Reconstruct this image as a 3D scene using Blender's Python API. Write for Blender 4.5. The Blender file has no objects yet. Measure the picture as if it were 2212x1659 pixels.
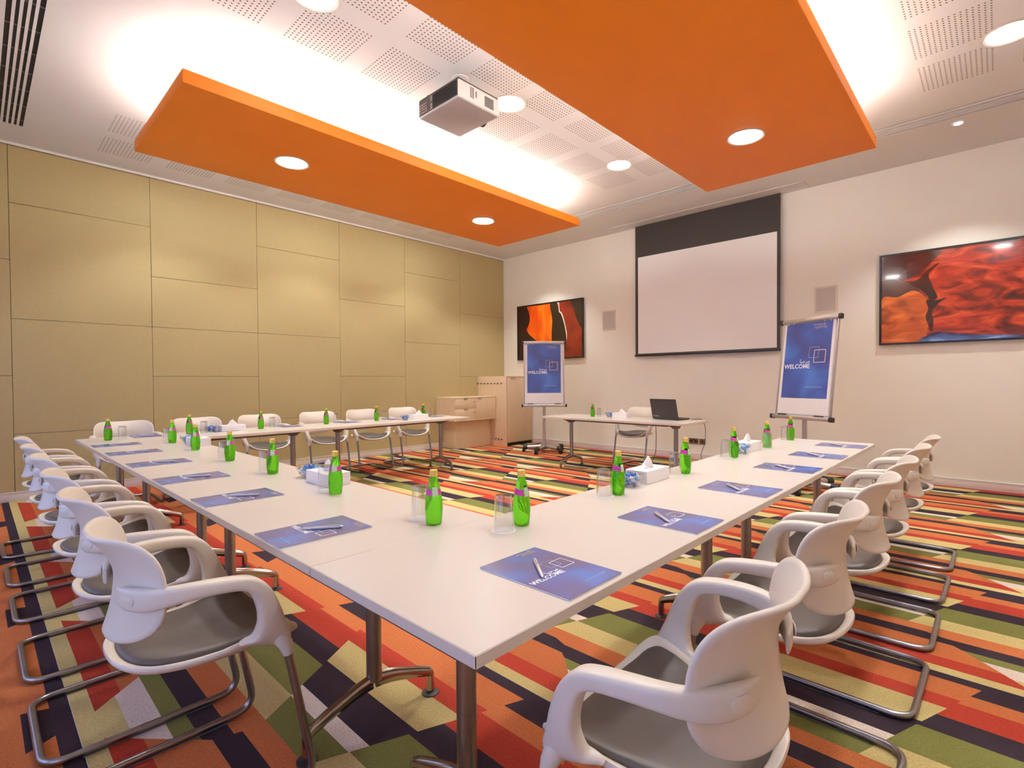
import bpy, bmesh, math, random
from mathutils import Vector, Matrix
PI = math.pi
rnd = random.Random(7)
sc = bpy.context.scene
COL = sc.collection

# ------------------------------------------------------------------ camera
CAMP = Vector((0.724, -0.629, 1.262))
YAW, PIT, ROL = 0.740285, -0.0168414, -0.0064075
FPX, PPX, PPY = 1103.27, 1150.146, 840.744
fw = Vector((-math.sin(YAW), math.cos(YAW), 0)); rt = Vector((math.cos(YAW), math.sin(YAW), 0)); up = Vector((0, 0, 1))
f2 = fw * math.cos(PIT) + up * math.sin(PIT); u2 = -fw * math.sin(PIT) + up * math.cos(PIT)
r3 = rt * math.cos(ROL) + u2 * math.sin(ROL); u3 = -rt * math.sin(ROL) + u2 * math.cos(ROL)
cd = bpy.data.cameras.new('camera'); cam = bpy.data.objects.new('camera', cd); COL.objects.link(cam)
M = Matrix((r3, u3, -f2)).transposed().to_4x4(); M.translation = CAMP; cam.matrix_world = M
cd.sensor_fit = 'HORIZONTAL'; cd.sensor_width = 36.0; cd.lens = 36.0 * FPX / 2212.0
cd.shift_x = (1106.0 - PPX) / 2212.0; cd.shift_y = (PPY - 829.5) / 2212.0
cd.clip_start = 0.02; cd.clip_end = 100
sc.camera = cam

# ------------------------------------------------------------------ world / exposure
W = bpy.data.worlds.new('world'); sc.world = W; W.use_nodes = True
bg = W.node_tree.nodes['Background']; bg.inputs[0].default_value = (0.36, 0.52, 1.0, 1); bg.inputs[1].default_value = 3.4
vs = sc.view_settings
vs.view_transform = 'Standard'; vs.look = 'None'; vs.gamma = 1.0; vs.use_curve_mapping = False; vs.exposure = 0.2
sc.cycles.max_bounces = 10; sc.cycles.diffuse_bounces = 5; sc.cycles.transmission_bounces = 8; sc.cycles.transparent_max_bounces = 16
sc.cycles.caustics_reflective = False; sc.cycles.caustics_refractive = False; sc.cycles.sample_clamp_indirect = 4.0
LAMP_W = 20.0         # ceiling downlight, watts
SLAB_W = 15.0
SPOT_W = 26.0
TUBE_E = 44.0         # cove tubes, emission strength
LCOL = (0.94, 0.98, 0.96)
TCOL = (0.91, 0.99, 0.97)

# room
XL, XR, YB, YN, HC = -7.076, 2.3, 7.02, -1.75, 3.84

# ------------------------------------------------------------------ helpers
def lin(c):
    return tuple(((v / 255) / 12.92 if v / 255 <= 0.04045 else ((v / 255 + 0.055) / 1.055) ** 2.4) for v in c)
MATS = {}
def mat(name, col, rough=0.5, metal=0.0, var=0.04, scale=12.0, bump=0.0, bscale=200.0, spec=0.5, coat=0.0, emit=None, stretch=None, coord='Object'):
    m = bpy.data.materials.new(name); m.use_nodes = True; nt = m.node_tree; N = nt.nodes; L = nt.links
    p = N['Principled BSDF']; c = lin(col)
    p.inputs['Roughness'].default_value = rough; p.inputs['Metallic'].default_value = metal
    p.inputs['Specular IOR Level'].default_value = spec; p.inputs['Coat Weight'].default_value = coat
    tc = N.new('ShaderNodeTexCoord'); mp = N.new('ShaderNodeMapping'); L.new(tc.outputs[coord], mp.inputs[0])
    if stretch: mp.inputs['Scale'].default_value = stretch
    nz = N.new('ShaderNodeTexNoise'); nz.inputs['Scale'].default_value = scale; nz.inputs['Detail'].default_value = 4; L.new(mp.outputs[0], nz.inputs['Vector'])
    rp = N.new('ShaderNodeValToRGB'); L.new(nz.outputs['Fac'], rp.inputs[0])
    rp.color_ramp.elements[0].position = 0.3; rp.color_ramp.elements[1].position = 0.7
    rp.color_ramp.elements[0].color = tuple(max(0, v * (1 - var)) for v in c) + (1,)
    rp.color_ramp.elements[1].color = tuple(min(1, v * (1 + var)) for v in c) + (1,)
    L.new(rp.outputs[0], p.inputs['Base Color'])
    if bump > 0:
        n2 = N.new('ShaderNodeTexNoise'); n2.inputs['Scale'].default_value = bscale; L.new(mp.outputs[0], n2.inputs['Vector'])
        b = N.new('ShaderNodeBump'); b.inputs['Strength'].default_value = bump; b.inputs['Distance'].default_value = 0.002
        L.new(n2.outputs['Fac'], b.inputs['Height']); L.new(b.outputs[0], p.inputs['Normal'])
    if emit:
        p.inputs['Emission Color'].default_value = tuple(emit[:3]) + (1,); p.inputs['Emission Strength'].default_value = emit[3]
    MATS[name] = m; return m

class MB:
    def __init__(s): s.v = []; s.f = []; s.m = []
    def add(s, vs_, fs, mi=0):
        o = len(s.v); s.v += [tuple(v) for v in vs_]; s.f += [tuple(i + o for i in f) for f in fs]; s.m += [mi] * len(fs); return s
    def box(s, x0, x1, y0, y1, z0, z1, mi=0):
        return s.add([(x0,y0,z0),(x1,y0,z0),(x1,y1,z0),(x0,y1,z0),(x0,y0,z1),(x1,y0,z1),(x1,y1,z1),(x0,y1,z1)],
                     [(3,2,1,0),(4,5,6,7),(0,1,5,4),(1,2,6,5),(2,3,7,6),(3,0,4,7)], mi)
    def tube(s, path, r, n=10, closed=False, mi=0, ry=None):
        P = [Vector(p) for p in path]; k = len(P); R = r if isinstance(r, (list, tuple)) else [r] * k
        tg = []
        for i in range(k):
            a = P[(i - 1) % k] if (closed or i > 0) else P[i]; b = P[(i + 1) % k] if (closed or i < k - 1) else P[i]
            t = (b - a); tg.append(t.normalized() if t.length > 1e-9 else Vector((0, 0, 1)))
        nrm = Vector((0, 0, 1)) if abs(tg[0].z) < 0.9 else Vector((1, 0, 0))
        vs_ = []
        for i in range(k):
            nrm = (nrm - tg[i] * nrm.dot(tg[i]))
            nrm = nrm.normalized() if nrm.length > 1e-6 else tg[i].orthogonal().normalized()
            bn = tg[i].cross(nrm)
            for j in range(n):
                a = 2 * PI * j / n; vs_.append(P[i] + nrm * (math.cos(a) * R[i]) + bn * (math.sin(a) * (R[i] if ry is None else ry)))
        fs = []
        for i in range(k if closed else k - 1):
            i2 = (i + 1) % k
            for j in range(n): fs.append((i*n+j, i*n+(j+1)%n, i2*n+(j+1)%n, i2*n+j))
        if not closed: fs += [tuple(range(n))[::-1], tuple((k-1)*n+j for j in range(n))]
        return s.add(vs_, fs, mi)
    def lathe(s, prof, n=24, c=(0, 0, 0), mi=0, close=False):
        vs_ = []; fs = []; k = len(prof)
        for r, z in prof:
            for j in range(n):
                a = 2 * PI * j / n; vs_.append((c[0] + r * math.cos(a), c[1] + r * math.sin(a), c[2] + z))
        for i in range(k - 1 + (1 if close else 0)):
            i2 = (i + 1) % k
            for j in range(n): fs.append((i*n+j, i*n+(j+1)%n, i2*n+(j+1)%n, i2*n+j))
        if not close:
            if prof[0][0] > 1e-6: fs.append(tuple(range(n))[::-1])
            if prof[-1][0] > 1e-6: fs.append(tuple((k-1)*n+j for j in range(n)))
        return s.add(vs_, fs, mi)
    def prism(s, poly, h0, h1, axis='z', mi=0):
        k = len(poly)
        f = {'z': lambda a, b, h: (a, b, h), 'y': lambda a, b, h: (a, h, b), 'x': lambda a, b, h: (h, a, b)}[axis]
        vs_ = [f(a, b, h0) for a, b in poly] + [f(a, b, h1) for a, b in poly]
        fs = [tuple(range(k))[::-1], tuple(range(k, 2 * k))] + [(i, (i+1) % k, k+(i+1) % k, k+i) for i in range(k)]
        return s.add(vs_, fs, mi)
    def mesh(s, name, mats, bev=0.0, seg=2, smooth=False, ang=40):
        me = bpy.data.meshes.new(name); bm = bmesh.new()
        bv = [bm.verts.new(v) for v in s.v]
        for f, mi in zip(s.f, s.m):
            try: fc = bm.faces.new([bv[i] for i in f]); fc.material_index = mi
            except ValueError: pass
        bmesh.ops.remove_doubles(bm, verts=bm.verts, dist=1e-6)
        bmesh.ops.recalc_face_normals(bm, faces=bm.faces)
        if bev > 0:
            ed = [e for e in bm.edges if len(e.link_faces) == 2 and e.calc_face_angle(0) > math.radians(35)]
            bmesh.ops.bevel(bm, geom=ed, offset=bev, segments=seg, affect='EDGES', profile=0.5, clamp_overlap=True)
        bm.to_mesh(me); bm.free()
        for m in (mats if isinstance(mats, (list, tuple)) else [mats]): me.materials.append(m)
        if smooth or bev > 0:
            me.polygons.foreach_set('use_smooth', [True] * len(me.polygons)); me.set_sharp_from_angle(angle=math.radians(ang))
        me.update(); return me
    def build(s, name, mats, parent=None, loc=None, **k):
        o = bpy.data.objects.new(name, s.mesh(name, mats, **k)); COL.objects.link(o)
        if parent is not None: o.parent = parent
        if loc: o.location = loc
        return o
def obj(name, me, parent=None, loc=(0, 0, 0), rot=(0, 0, 0)):
    o = bpy.data.objects.new(name, me); COL.objects.link(o); o.location = loc; o.rotation_euler = rot
    if parent is not None: o.parent = parent
    return o
def empty(name, loc=(0, 0, 0), rz=0.0):
    o = bpy.data.objects.new(name, None); COL.objects.link(o); o.location = loc; o.rotation_euler = (0, 0, rz); o.empty_display_size = 0.1; return o
def tag(o, label, cat, group=None, kind=None):
    o['label'] = label; o['category'] = cat
    if group: o['group'] = group
    if kind: o['kind'] = kind
    return o
def struct(o, label=None):
    o['kind'] = 'structure'
    if label: o['label'] = label
    return o
def copy_tree(o, parent=None):
    c = o.copy(); COL.objects.link(c); c.parent = parent
    for ch in o.children: copy_tree(ch, c)
    return c
def rrect(x0, x1, y0, y1, r, n=4):
    P = []
    for cx, cy, a0 in ((x1-r, y1-r, 0), (x0+r, y1-r, PI/2), (x0+r, y0+r, PI), (x1-r, y0+r, 1.5*PI)):
        for i in range(n + 1): a = a0 + PI/2*i/n; P.append((cx + r*math.cos(a), cy + r*math.sin(a)))
    return P
def fillet(pts, r, n=6, closed=False):
    P = [Vector(p) for p in pts]; out = []
    for i, p in enumerate(P):
        if not closed and i in (0, len(P) - 1): out.append(p); continue
        a = (P[i-1] - p); b = (P[(i+1) % len(P)] - p); rr = min(r, a.length * .49, b.length * .49)
        A = p + a.normalized() * rr; B = p + b.normalized() * rr
        for k in range(n + 1): t = k / n; out.append(A*(1-t)**2 + p*2*t*(1-t) + B*t*t)
    return out
def spline(pts, n=8, closed=True):
    P = [Vector(p) for p in pts]; k = len(P); out = []
    for i in range(k if closed else k - 1):
        g = lambda j: P[j % k] if closed else P[max(0, min(k - 1, j))]
        p0, p1, p2, p3 = g(i-1), g(i), g(i+1), g(i+2)
        for s_ in range(n):
            t = s_ / n
            out.append(0.5*((2*p1) + (-p0+p2)*t + (2*p0-5*p1+4*p2-p3)*t*t + (-p0+3*p1-3*p2+p3)*t*t*t))
    if not closed: out.append(P[-1])
    return out
def text_mesh(txt, size, m, thick=0.0, align='CENTER'):
    cu = bpy.data.curves.new('lettering', 'FONT'); cu.body = txt; cu.size = size; cu.align_x = align; cu.offset = thick; cu.resolution_u = 2; cu.extrude = 0.0001
    o = bpy.data.objects.new('lettering', cu); COL.objects.link(o)
    dg = bpy.context.evaluated_depsgraph_get(); dg.update()
    me = bpy.data.meshes.new_from_object(o.evaluated_get(dg)); bpy.data.objects.remove(o); bpy.data.curves.remove(cu)
    me.materials.clear(); me.materials.append(m); return me

# ------------------------------------------------------------------ materials
m_ceil = mat('ceiling_paint', (230, 228, 225), 0.7, var=0.01, scale=2)
m_back = mat('cream_paint', (243, 235, 221), 0.65, var=0.012, scale=3, bump=0.05, bscale=600)
m_skirt = mat('skirting_white', (228, 216, 208), 0.45, var=0.01)
m_panel = mat('olive_fabric', (186, 168, 122), 0.9, var=0.03, scale=60, bump=0.25, bscale=900, spec=0.2)
m_panelgap = mat('panel_gap', (92, 78, 45), 0.9)
m_orange = mat('orange_paint', (240, 132, 8), 0.55, var=0.015, scale=3)
m_white = mat('white_gloss', (236, 232, 226), 0.35, var=0.01)
m_trim = mat('lamp_ring', (205, 190, 175), 0.3, var=0.02)
m_top = mat('table_laminate', (218, 206, 195), 0.28, var=0.008, scale=5, spec=0.45)
m_edge = mat('table_edge', (216, 200, 184), 0.4, var=0.01)
m_metal = mat('satin_steel', (156, 153, 156), 0.32, metal=1.0, var=0.05, scale=30)
m_chrome = mat('polished_steel', (176, 166, 158), 0.16, metal=1.0, var=0.03)
m_dark = mat('dark_plastic', (46, 42, 42), 0.5, var=0.05)
m_grey = mat('grey_plastic', (112, 104, 102), 0.45, var=0.05)
m_shell = mat('chair_white_plastic', (228, 217, 204), 0.36, var=0.01, scale=4, bump=0.04, bscale=1500)
m_pad = mat('chair_grey_vinyl', (86, 77, 73), 0.42, var=0.04, scale=20, bump=0.06, bscale=500)
m_wood = mat('pale_beech', (232, 206, 172), 0.45, var=0.06, scale=9, stretch=(14, 14, 0.8), bump=0.02, bscale=50)
m_black = mat('black', (18, 15, 14), 0.6, var=0.02)
m_blackf = mat('black_frame', (26, 20, 20), 0.3, var=0.02)
m_screen = mat('projection_white', (250, 246, 241), 0.8, var=0.004)
m_drop = mat('screen_black', (58, 52, 50), 0.75, var=0.02)
m_paper = mat('paper_white', (240, 234, 232), 0.6, var=0.01)
m_alu = mat('aluminium', (188, 180, 176), 0.35, metal=0.7, var=0.03)
m_spk = mat('speaker_grille', (196, 184, 172), 0.6, var=0.06, scale=300)
m_plate = mat('bronze_plate', (150, 122, 88), 0.35, metal=0.8, var=0.04)
m_cap = mat('yellow_cap', (222, 186, 92), 0.35, metal=0.3, var=0.05)
m_pink = mat('pink_label', (206, 52, 160), 0.45, var=0.08)
m_lablime = mat('pale_label', (188, 206, 170), 0.5, var=0.2, scale=150)
m_silver = mat('pen_silver', (206, 200, 202), 0.28, metal=0.35, var=0.02)
m_candy = [mat('candy_blue', (70, 120, 205), 0.35, var=0.15), mat('candy_white', (232, 232, 240), 0.35), mat('candy_cyan', (70, 170, 215), 0.35, var=0.15)]
m_laptop = mat('laptop_black', (52, 44, 43), 0.4, var=0.03)
m_glow = mat('lamp_glow', (255, 255, 255), 0.5, emit=LCOL + (30.0,))
m_tube = mat('tube_glow', (255, 255, 255), 0.5, emit=TCOL + (TUBE_E,))
m_ink = mat('print_white', (240, 238, 245), 0.6)
m_line = mat('print_pale_blue', (150, 175, 232), 0.6)
m_gold = mat('print_gold', (200, 165, 120), 0.6)
carpet = {k: mat('carpet_' + k, c, 0.95, var=0.16, scale=130, bump=0.6, bscale=420, spec=0.1) for k, c in dict(
    black=(56, 44, 52), red=(172, 62, 46), orange=(192, 110, 66), yellow=(206, 184, 124), olive=(122, 120, 66), cream=(224, 206, 192)).items()}
def glass_mat(name, col, ior=1.45, rough=0.0, tcol=(1, 1, 1), thin=True, solid=None):
    m = bpy.data.materials.new(name); m.use_nodes = True; nt = m.node_tree; N = nt.nodes; L = nt.links; N.clear()
    out = N.new('ShaderNodeOutputMaterial'); mx = N.new('ShaderNodeMixShader'); lw = N.new('ShaderNodeLayerWeight'); lw.inputs[0].default_value = 0.5
    pwn = N.new('ShaderNodeMath'); pwn.operation = 'POWER'; pwn.inputs[1].default_value = 2.2; L.new(lw.outputs['Facing'], pwn.inputs[0])
    fr = N.new('ShaderNodeMath'); fr.operation = 'MULTIPLY_ADD'; fr.inputs[1].default_value = 0.62; fr.inputs[2].default_value = 0.035; L.new(pwn.outputs[0], fr.inputs[0])
    g = N.new('ShaderNodeBsdfGlossy'); g.inputs['Roughness'].default_value = rough; g.inputs['Color'].default_value = tuple(col) + (1,)
    t = N.new('ShaderNodeBsdfTransparent'); nz = N.new('ShaderNodeTexNoise'); nz.inputs['Scale'].default_value = 8
    rp = N.new('ShaderNodeValToRGB'); L.new(nz.outputs['Fac'], rp.inputs[0])
    rp.color_ramp.elements[0].color = tuple(v * .97 for v in tcol) + (1,); rp.color_ramp.elements[1].color = tuple(tcol) + (1,)
    L.new(rp.outputs[0], t.inputs['Color'])
    L.new(fr.outputs[0], mx.inputs[0]); L.new(t.outputs[0], mx.inputs[1]); L.new(g.outputs[0], mx.inputs[2]); L.new(mx.outputs[0], out.inputs[0]); return m
m_glass = glass_mat('tumbler_glass', (1, 1, 1), tcol=(0.965, 0.965, 0.955))
m_glass2 = glass_mat('glass_foot', (1, 1, 1), tcol=(0.86, 0.85, 0.82))
m_pane = glass_mat('window_glass', (1, 1, 1), tcol=(0.95, 0.97, 1))
def solid_glass(name, col, ior, rough=0.0, mixd=0.0, dcol=(0, 1, 0)):
    m = bpy.data.materials.new(name); m.use_nodes = True; nt = m.node_tree; N = nt.nodes; L = nt.links
    p = N['Principled BSDF']; p.inputs['Transmission Weight'].default_value = 1.0; p.inputs['IOR'].default_value = ior; p.inputs['Roughness'].default_value = rough
    nz = N.new('ShaderNodeTexNoise'); nz.inputs['Scale'].default_value = 20; rp = N.new('ShaderNodeValToRGB'); L.new(nz.outputs['Fac'], rp.inputs[0])
    rp.color_ramp.elements[0].color = tuple(v * .94 for v in col) + (1,); rp.color_ramp.elements[1].color = tuple(col) + (1,); L.new(rp.outputs[0], p.inputs['Base Color'])
    if mixd > 0:
        tr = N.new('ShaderNodeBsdfTranslucent'); tr.inputs['Color'].default_value = tuple(dcol) + (1,)
        mx = N.new('ShaderNodeMixShader'); mx.inputs[0].default_value = mixd
        L.new(p.outputs[0], mx.inputs[1]); L.new(tr.outputs[0], mx.inputs[2]); L.new(mx.outputs[0], N['Material Output'].inputs[0])
    return m
m_bottle = solid_glass('green_bottle_glass', (0.30, 0.88, 0.05), 1.30, 0.02, 0.30, (0.12, 0.75, 0.02))
m_gbase = solid_glass('glass_base', (0.97, 0.97, 0.95), 1.45)

def grad_mat(name, stops, scale=1.2, rough=0.3, spec=0.5, coat=0.0, stretch=(1, 1, 1), detail=3, dist=0.4, seed=0.0, rot=(0, 0, 0)):
    m = bpy.data.materials.new(name); m.use_nodes = True; nt = m.node_tree; N = nt.nodes; L = nt.links; p = N['Principled BSDF']
    p.inputs['Roughness'].default_value = rough; p.inputs['Specular IOR Level'].default_value = spec; p.inputs['Coat Weight'].default_value = coat; p.inputs['Coat Roughness'].default_value = 0.05
    tc = N.new('ShaderNodeTexCoord'); mp = N.new('ShaderNodeMapping'); mp.inputs['Scale'].default_value = stretch; mp.inputs['Location'].default_value = (seed, seed * .7, seed * .3); mp.inputs['Rotation'].default_value = rot
    nz = N.new('ShaderNodeTexNoise'); nz.inputs['Scale'].default_value = scale; nz.inputs['Detail'].default_value = detail; nz.inputs['Distortion'].default_value = dist
    rp = N.new('ShaderNodeValToRGB'); L.new(tc.outputs['Object'], mp.inputs[0]); L.new(mp.outputs[0], nz.inputs['Vector']); L.new(nz.outputs['Fac'], rp.inputs[0])
    e = rp.color_ramp.elements
    while len(e) < len(stops): e.new(0.5)
    for el, (pos, c) in zip(e, stops): el.position = pos; el.color = lin(c) + (1,)
    L.new(rp.outputs[0], p.inputs['Base Color']); return m
m_blue = grad_mat('poster_blue', [(0.3, (58, 48, 96)), (0.5, (58, 78, 150)), (0.7, (72, 112, 190))], 2.6, 0.5, detail=1)
m_folder = grad_mat('folder_cover', [(0.3, (112, 96, 124)), (0.5, (100, 104, 160)), (0.7, (92, 124, 204))], 6, 0.2, detail=1, spec=0.8)

# ------------------------------------------------------------------ floor (woven stripes as coloured faces)
PX, PY, U0, V0 = 1.3375, 1.272, 0.586, 1.859
Rrow = [(0.067, 'orange'), (-0.068, 'red'), (-0.186, 'black'), (-0.372, 'olive'), (-0.5, 'yellow'), (-0.605, 'orange'), (-0.692, 'black'), (-0.757, 'olive'), (-0.852, 'cream'), (0.29 - PY, 'yellow'), (0.155 - PY, 'black'), (0.067 - PY, 'orange')]
Lrow = [(0.0, 'red'), (-0.157, 'yellow'), (-0.311, 'black'), (-0.375, 'cream'), (-0.5, 'olive'), (-0.58, 'orange'), (-0.667, 'black'), (-0.83, 'orange'), (-0.922, 'red'), (0.29 - PY, 'yellow'), (0.234 - PY, 'black'), (0.092 - PY, 'orange'), (-PY, 'red')]
def rowcol(rows, v):      # v in (-PY, 0]; rows list the LOWER edge of each stripe
    for lo, c in rows:
        if v > lo: return c
    return rows[-1][1] if rows is Lrow else 'red'
def pw(tab, v):
    for (v0, u0), (v1, u1) in zip(tab, tab[1:]):
        if v0 >= v >= v1: return u0 + (u1 - u0) * ((v0 - v) / (v0 - v1) if v0 != v1 else 0)
    return tab[-1][1]
VT = 0.29 - PY
uA = [(0.0, 0.0), (-0.5, -0.203), (-0.58, -0.12), (-0.605, -0.05), (-0.667, -0.014), (-0.70, 0.03), (-0.765, 0.098), (-0.922, 0.255), (VT + 1e-4, 0.255), (VT, 0.118), (-PY, 0.0)]
uB = [(0.0, 0.474), (-0.5, 0.797), (-0.58, 0.80), (-0.667, 0.77), (-0.922, 0.47), (VT + 1e-4, 0.47), (VT, 0.286), (-PY, 0.474)]
brk = sorted(set([0.0, -PY] + [v for v, _ in uA] + [v for v, _ in uB] + [v for v, _ in Lrow] + [v for v, _ in Rrow if v <= 0]), reverse=True)
brk = [b for b in brk if -PY - 1e-6 <= b <= 0]
names = list(carpet.keys())
fl = MB()
def clipx(q):
    out = []
    for sgn, lim in ((1, XL), (-1, XR)):
        src = q if not out else out; res = []
        for i in range(len(src)):
            a, b = src[i], src[(i + 1) % len(src)]; da, db = sgn * (a[0] - lim), sgn * (b[0] - lim)
            if da >= 0: res.append(a)
            if da * db < 0: t = da / (da - db); res.append((a[0] + (b[0]-a[0])*t, a[1] + (b[1]-a[1])*t))
        out = res
        if len(out) < 3: return []
    return out
for j in range(-3, 6):
    for v0, v1 in zip(brk, brk[1:]):
        if v0 - v1 < 2e-4: continue
        y0, y1 = V0 + j * PY + v0, V0 + j * PY + v1
        if y1 > YB or y0 < YN: continue
        vm = (v0 + v1) / 2; e = 1e-7
        a0, a1, b0, b1 = pw(uA, v0 - e), pw(uA, v1 + e), pw(uB, v0 - e), pw(uB, v1 + e)
        for i in range(-7, 3):
            X = U0 + i * PX
            for q, c in ((((X+a0, y0), (X+a1, y1), (X+b1, y1), (X+b0, y0)), rowcol(Rrow, vm)), (((X+b0, y0), (X+b1, y1), (X+a1+PX, y1), (X+a0+PX, y0)), rowcol(Lrow, vm))):
                q = [(x, min(max(y, YN), YB)) for x, y in q]; q = clipx(list(q))
                if len(q) >= 3: fl.add([(x, y, 0.0) for x, y in q], [tuple(range(len(q)))], names.index(c))
me = bpy.data.meshes.new('floor'); me.from_pydata(fl.v, [], fl.f)
for k in names: me.materials.append(carpet[k])
me.polygons.foreach_set('material_index', fl.m); me.update()
bm = bmesh.new(); bm.from_mesh(me); bmesh.ops.remove_doubles(bm, verts=bm.verts, dist=1e-5)
for f in bm.faces:
    if f.normal.z < 0: f.normal_flip()
bm.to_mesh(me); bm.free()
floor = struct(obj('floor', me), 'carpet of slanted olive, yellow, orange, red and black stripes')

# ------------------------------------------------------------------ shell
struct(MB().box(XL-.2, XR+.2, YN-.2, YB+.2, HC, HC+.12).build('ceiling', m_ceil), 'white ceiling with perforated squares')
ceiling = bpy.data.objects['ceiling']
struct(MB().box(XL-.2, XR+.2, YB, YB+.15, -.05, HC).build('wall_back', m_back), 'cream wall behind the projection screen')
wl = struct(MB().box(XL-.15, XL-.014, YN-.2, YB+.2, -.05, HC).build('wall_left', m_panelgap), 'olive wall of fabric panels')
struct(MB().box(XR, XR+.15, YN-.2, YB+.2, -.05, HC).build('wall_right', m_back), 'cream side wall')
# near wall with three windows
WIN = [(-6.4, -4.3), (-3.7, -1.6), (-1.0, 1.1)]; WZ0, WZ1 = 0.55, 1.95
nw = MB(); xs = [XL-.2] + [v for w in WIN for v in w] + [XR+.2]
for a, b in zip(xs[0::2], xs[1::2]): nw.box(a, b, YN-.15, YN, -.05, HC)
for a, b in WIN: nw.box(a, b, YN-.15, YN, -.05, WZ0); nw.box(a, b, YN-.15, YN, WZ1, HC)
struct(nw.build('wall_near', m_back), 'cream wall with windows behind the camera')
for k, (a, b) in enumerate(WIN):
    w = empty('window_%d' % (k + 1), ((a+b)/2, YN, WZ0)); struct(w, 'window in the near wall'); h = (b-a)/2; H = WZ1-WZ0
    MB().box(-h, h, -.1, -.05, 0, .05).box(-h, h, -.1, -.05, H-.05, H).box(-h, -h+.05, -.1, -.05, .05, H-.05).box(h-.05, h, -.1, -.05, .05, H-.05).box(-.025, .025, -.1, -.05, .05, H-.05).build('window_frame', m_white, w)
    for s in (-1, 1): MB().box(min(s*.025, s*(h-.05)), max(s*.025, s*(h-.05)), -.078, -.072, .05, H-.05).build('window_pane', m_pane, w)
    ld = bpy.data.lights.new('daylight_portal', 'AREA'); ld.shape = 'RECTANGLE'; ld.size = b-a; ld.size_y = H; ld.cycles.is_portal = True
    lo = bpy.data.objects.new('daylight_portal', ld); COL.objects.link(lo); lo.location = ((a+b)/2, YN-.16, (WZ0+WZ1)/2); lo.rotation_euler = (PI/2, 0, PI)
# olive fabric panels, each its own piece
seams = [-1.58, -0.345, 0.887, 2.12, 3.35, 4.565, 5.82, YB]
A3 = [3.20, 1.962, 0.72]; B2 = [2.588, 1.35]
for k in range(len(seams) - 1):
    cuts = (A3 if k % 2 else B2) if k != 2 else [2.588, 1.962, 1.345]
    zs = [HC - .03] + cuts + [.10]; y0, y1 = seams[k] + .0015, seams[k+1] - .0015
    for zt, zb in zip(zs, zs[1:]): MB().box(XL-.0145, XL, y0, y1, zb+.0015, zt-.0015).build('panel', m_panel, wl, bev=.003, seg=1)
struct(MB().box(XL, XL+.016, YN, YB, HC-.028, HC).build('trim_1', m_white), 'white strip along the top of the panel wall')
for nm, q, lb in (('baseboard_left', (XL, XL+.014, YN, YB), 'white skirting below the olive panels'), ('baseboard_back', (XL, XR, YB-.014, YB), 'cream skirting along the back wall'), ('baseboard_right', (XR-.014, XR, YN, YB), 'skirting of the side wall')):
    b = MB().box(*q, 0, .092).build(nm, m_skirt, bev=.003); struct(b, lb)
    MB().box(q[0]-(0 if q[0] == XL else .004), q[1]+(0 if q[1] == XR else .004), q[2]-.004, q[3], .092, .102).build('skirting_cap', m_white, b)

# perforated squares of the ceiling
LIGHTS = [(x, y) for x in (-6.08, -2.66, 0.763) for y in (0.95, 2.78, 4.64)]
hexa = [(math.cos(PI/4*k)*.0068, math.sin(PI/4*k)*.0068) for k in range(8)]
m_hole = mat('perforation_dark', (120, 102, 84), 0.9)
for cx in (-6.42, -5.777, -2.98, -2.33, 0.44, 1.085):
    for k in range(8):
        cy = 4.957 - .627 * k; pf = MB()
        for i in range(15):
            for j in range(15):
                x, y = cx - .228 + i*.0326, cy - .222 + j*.0317
                if any((x-a)**2 + (y-b)**2 < .17**2 for a, b in LIGHTS): continue
                pf.add([(x+a, y+b, HC-.0006) for a, b in hexa], [tuple(range(8))[::-1]])
        o = pf.build('perforations', m_hole, ceiling); o['kind'] = 'stuff'

# orange slabs with the hidden cove tubes
ZB, ZT = 3.40, 3.50
def slab(x0, x1, label):
    y0, y1 = 0.41, 5.06; xc, yc = (x0+x1)/2, (y0+y1)/2
    s = tag(empty('ceiling_slab', (xc, yc, ZB)), label, 'ceiling panel', 'floating orange ceiling slabs')
    hx, hy = (x1-x0)/2, (y1-y0)/2
    MB().box(-hx, hx, -hy, hy, 0, ZT-ZB).build('slab', m_orange, s, bev=.004)
    MB().box(-hx+.33, hx-.33, -hy+.33, hy-.33, ZT-ZB, HC-ZB).build('upstand', m_white, s)
    for sx in (-1, 1):
        for k in range(3):
            L0 = -hy+.12 + k*(2*hy-.24)/3; L1 = L0 + (2*hy-.24)/3 - .06
            MB().tube([(sx*(hx-.13), L0, .135), (sx*(hx-.13), L1, .135)], .016, 8).build('light_tube', m_tube, s, smooth=True)
    for sy in (-1, 1):
        MB().tube([(-hx+.25, sy*(hy-.13), .135), (hx-.25, sy*(hy-.13), .135)], .016, 8).build('light_tube', m_tube, s, smooth=True)
    return s
slab(-5.18, -3.572, 'left orange slab hung below the ceiling beside the projector')
slab(-1.755, -0.13, 'right orange slab hung below the ceiling, nearest overhead')

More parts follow.
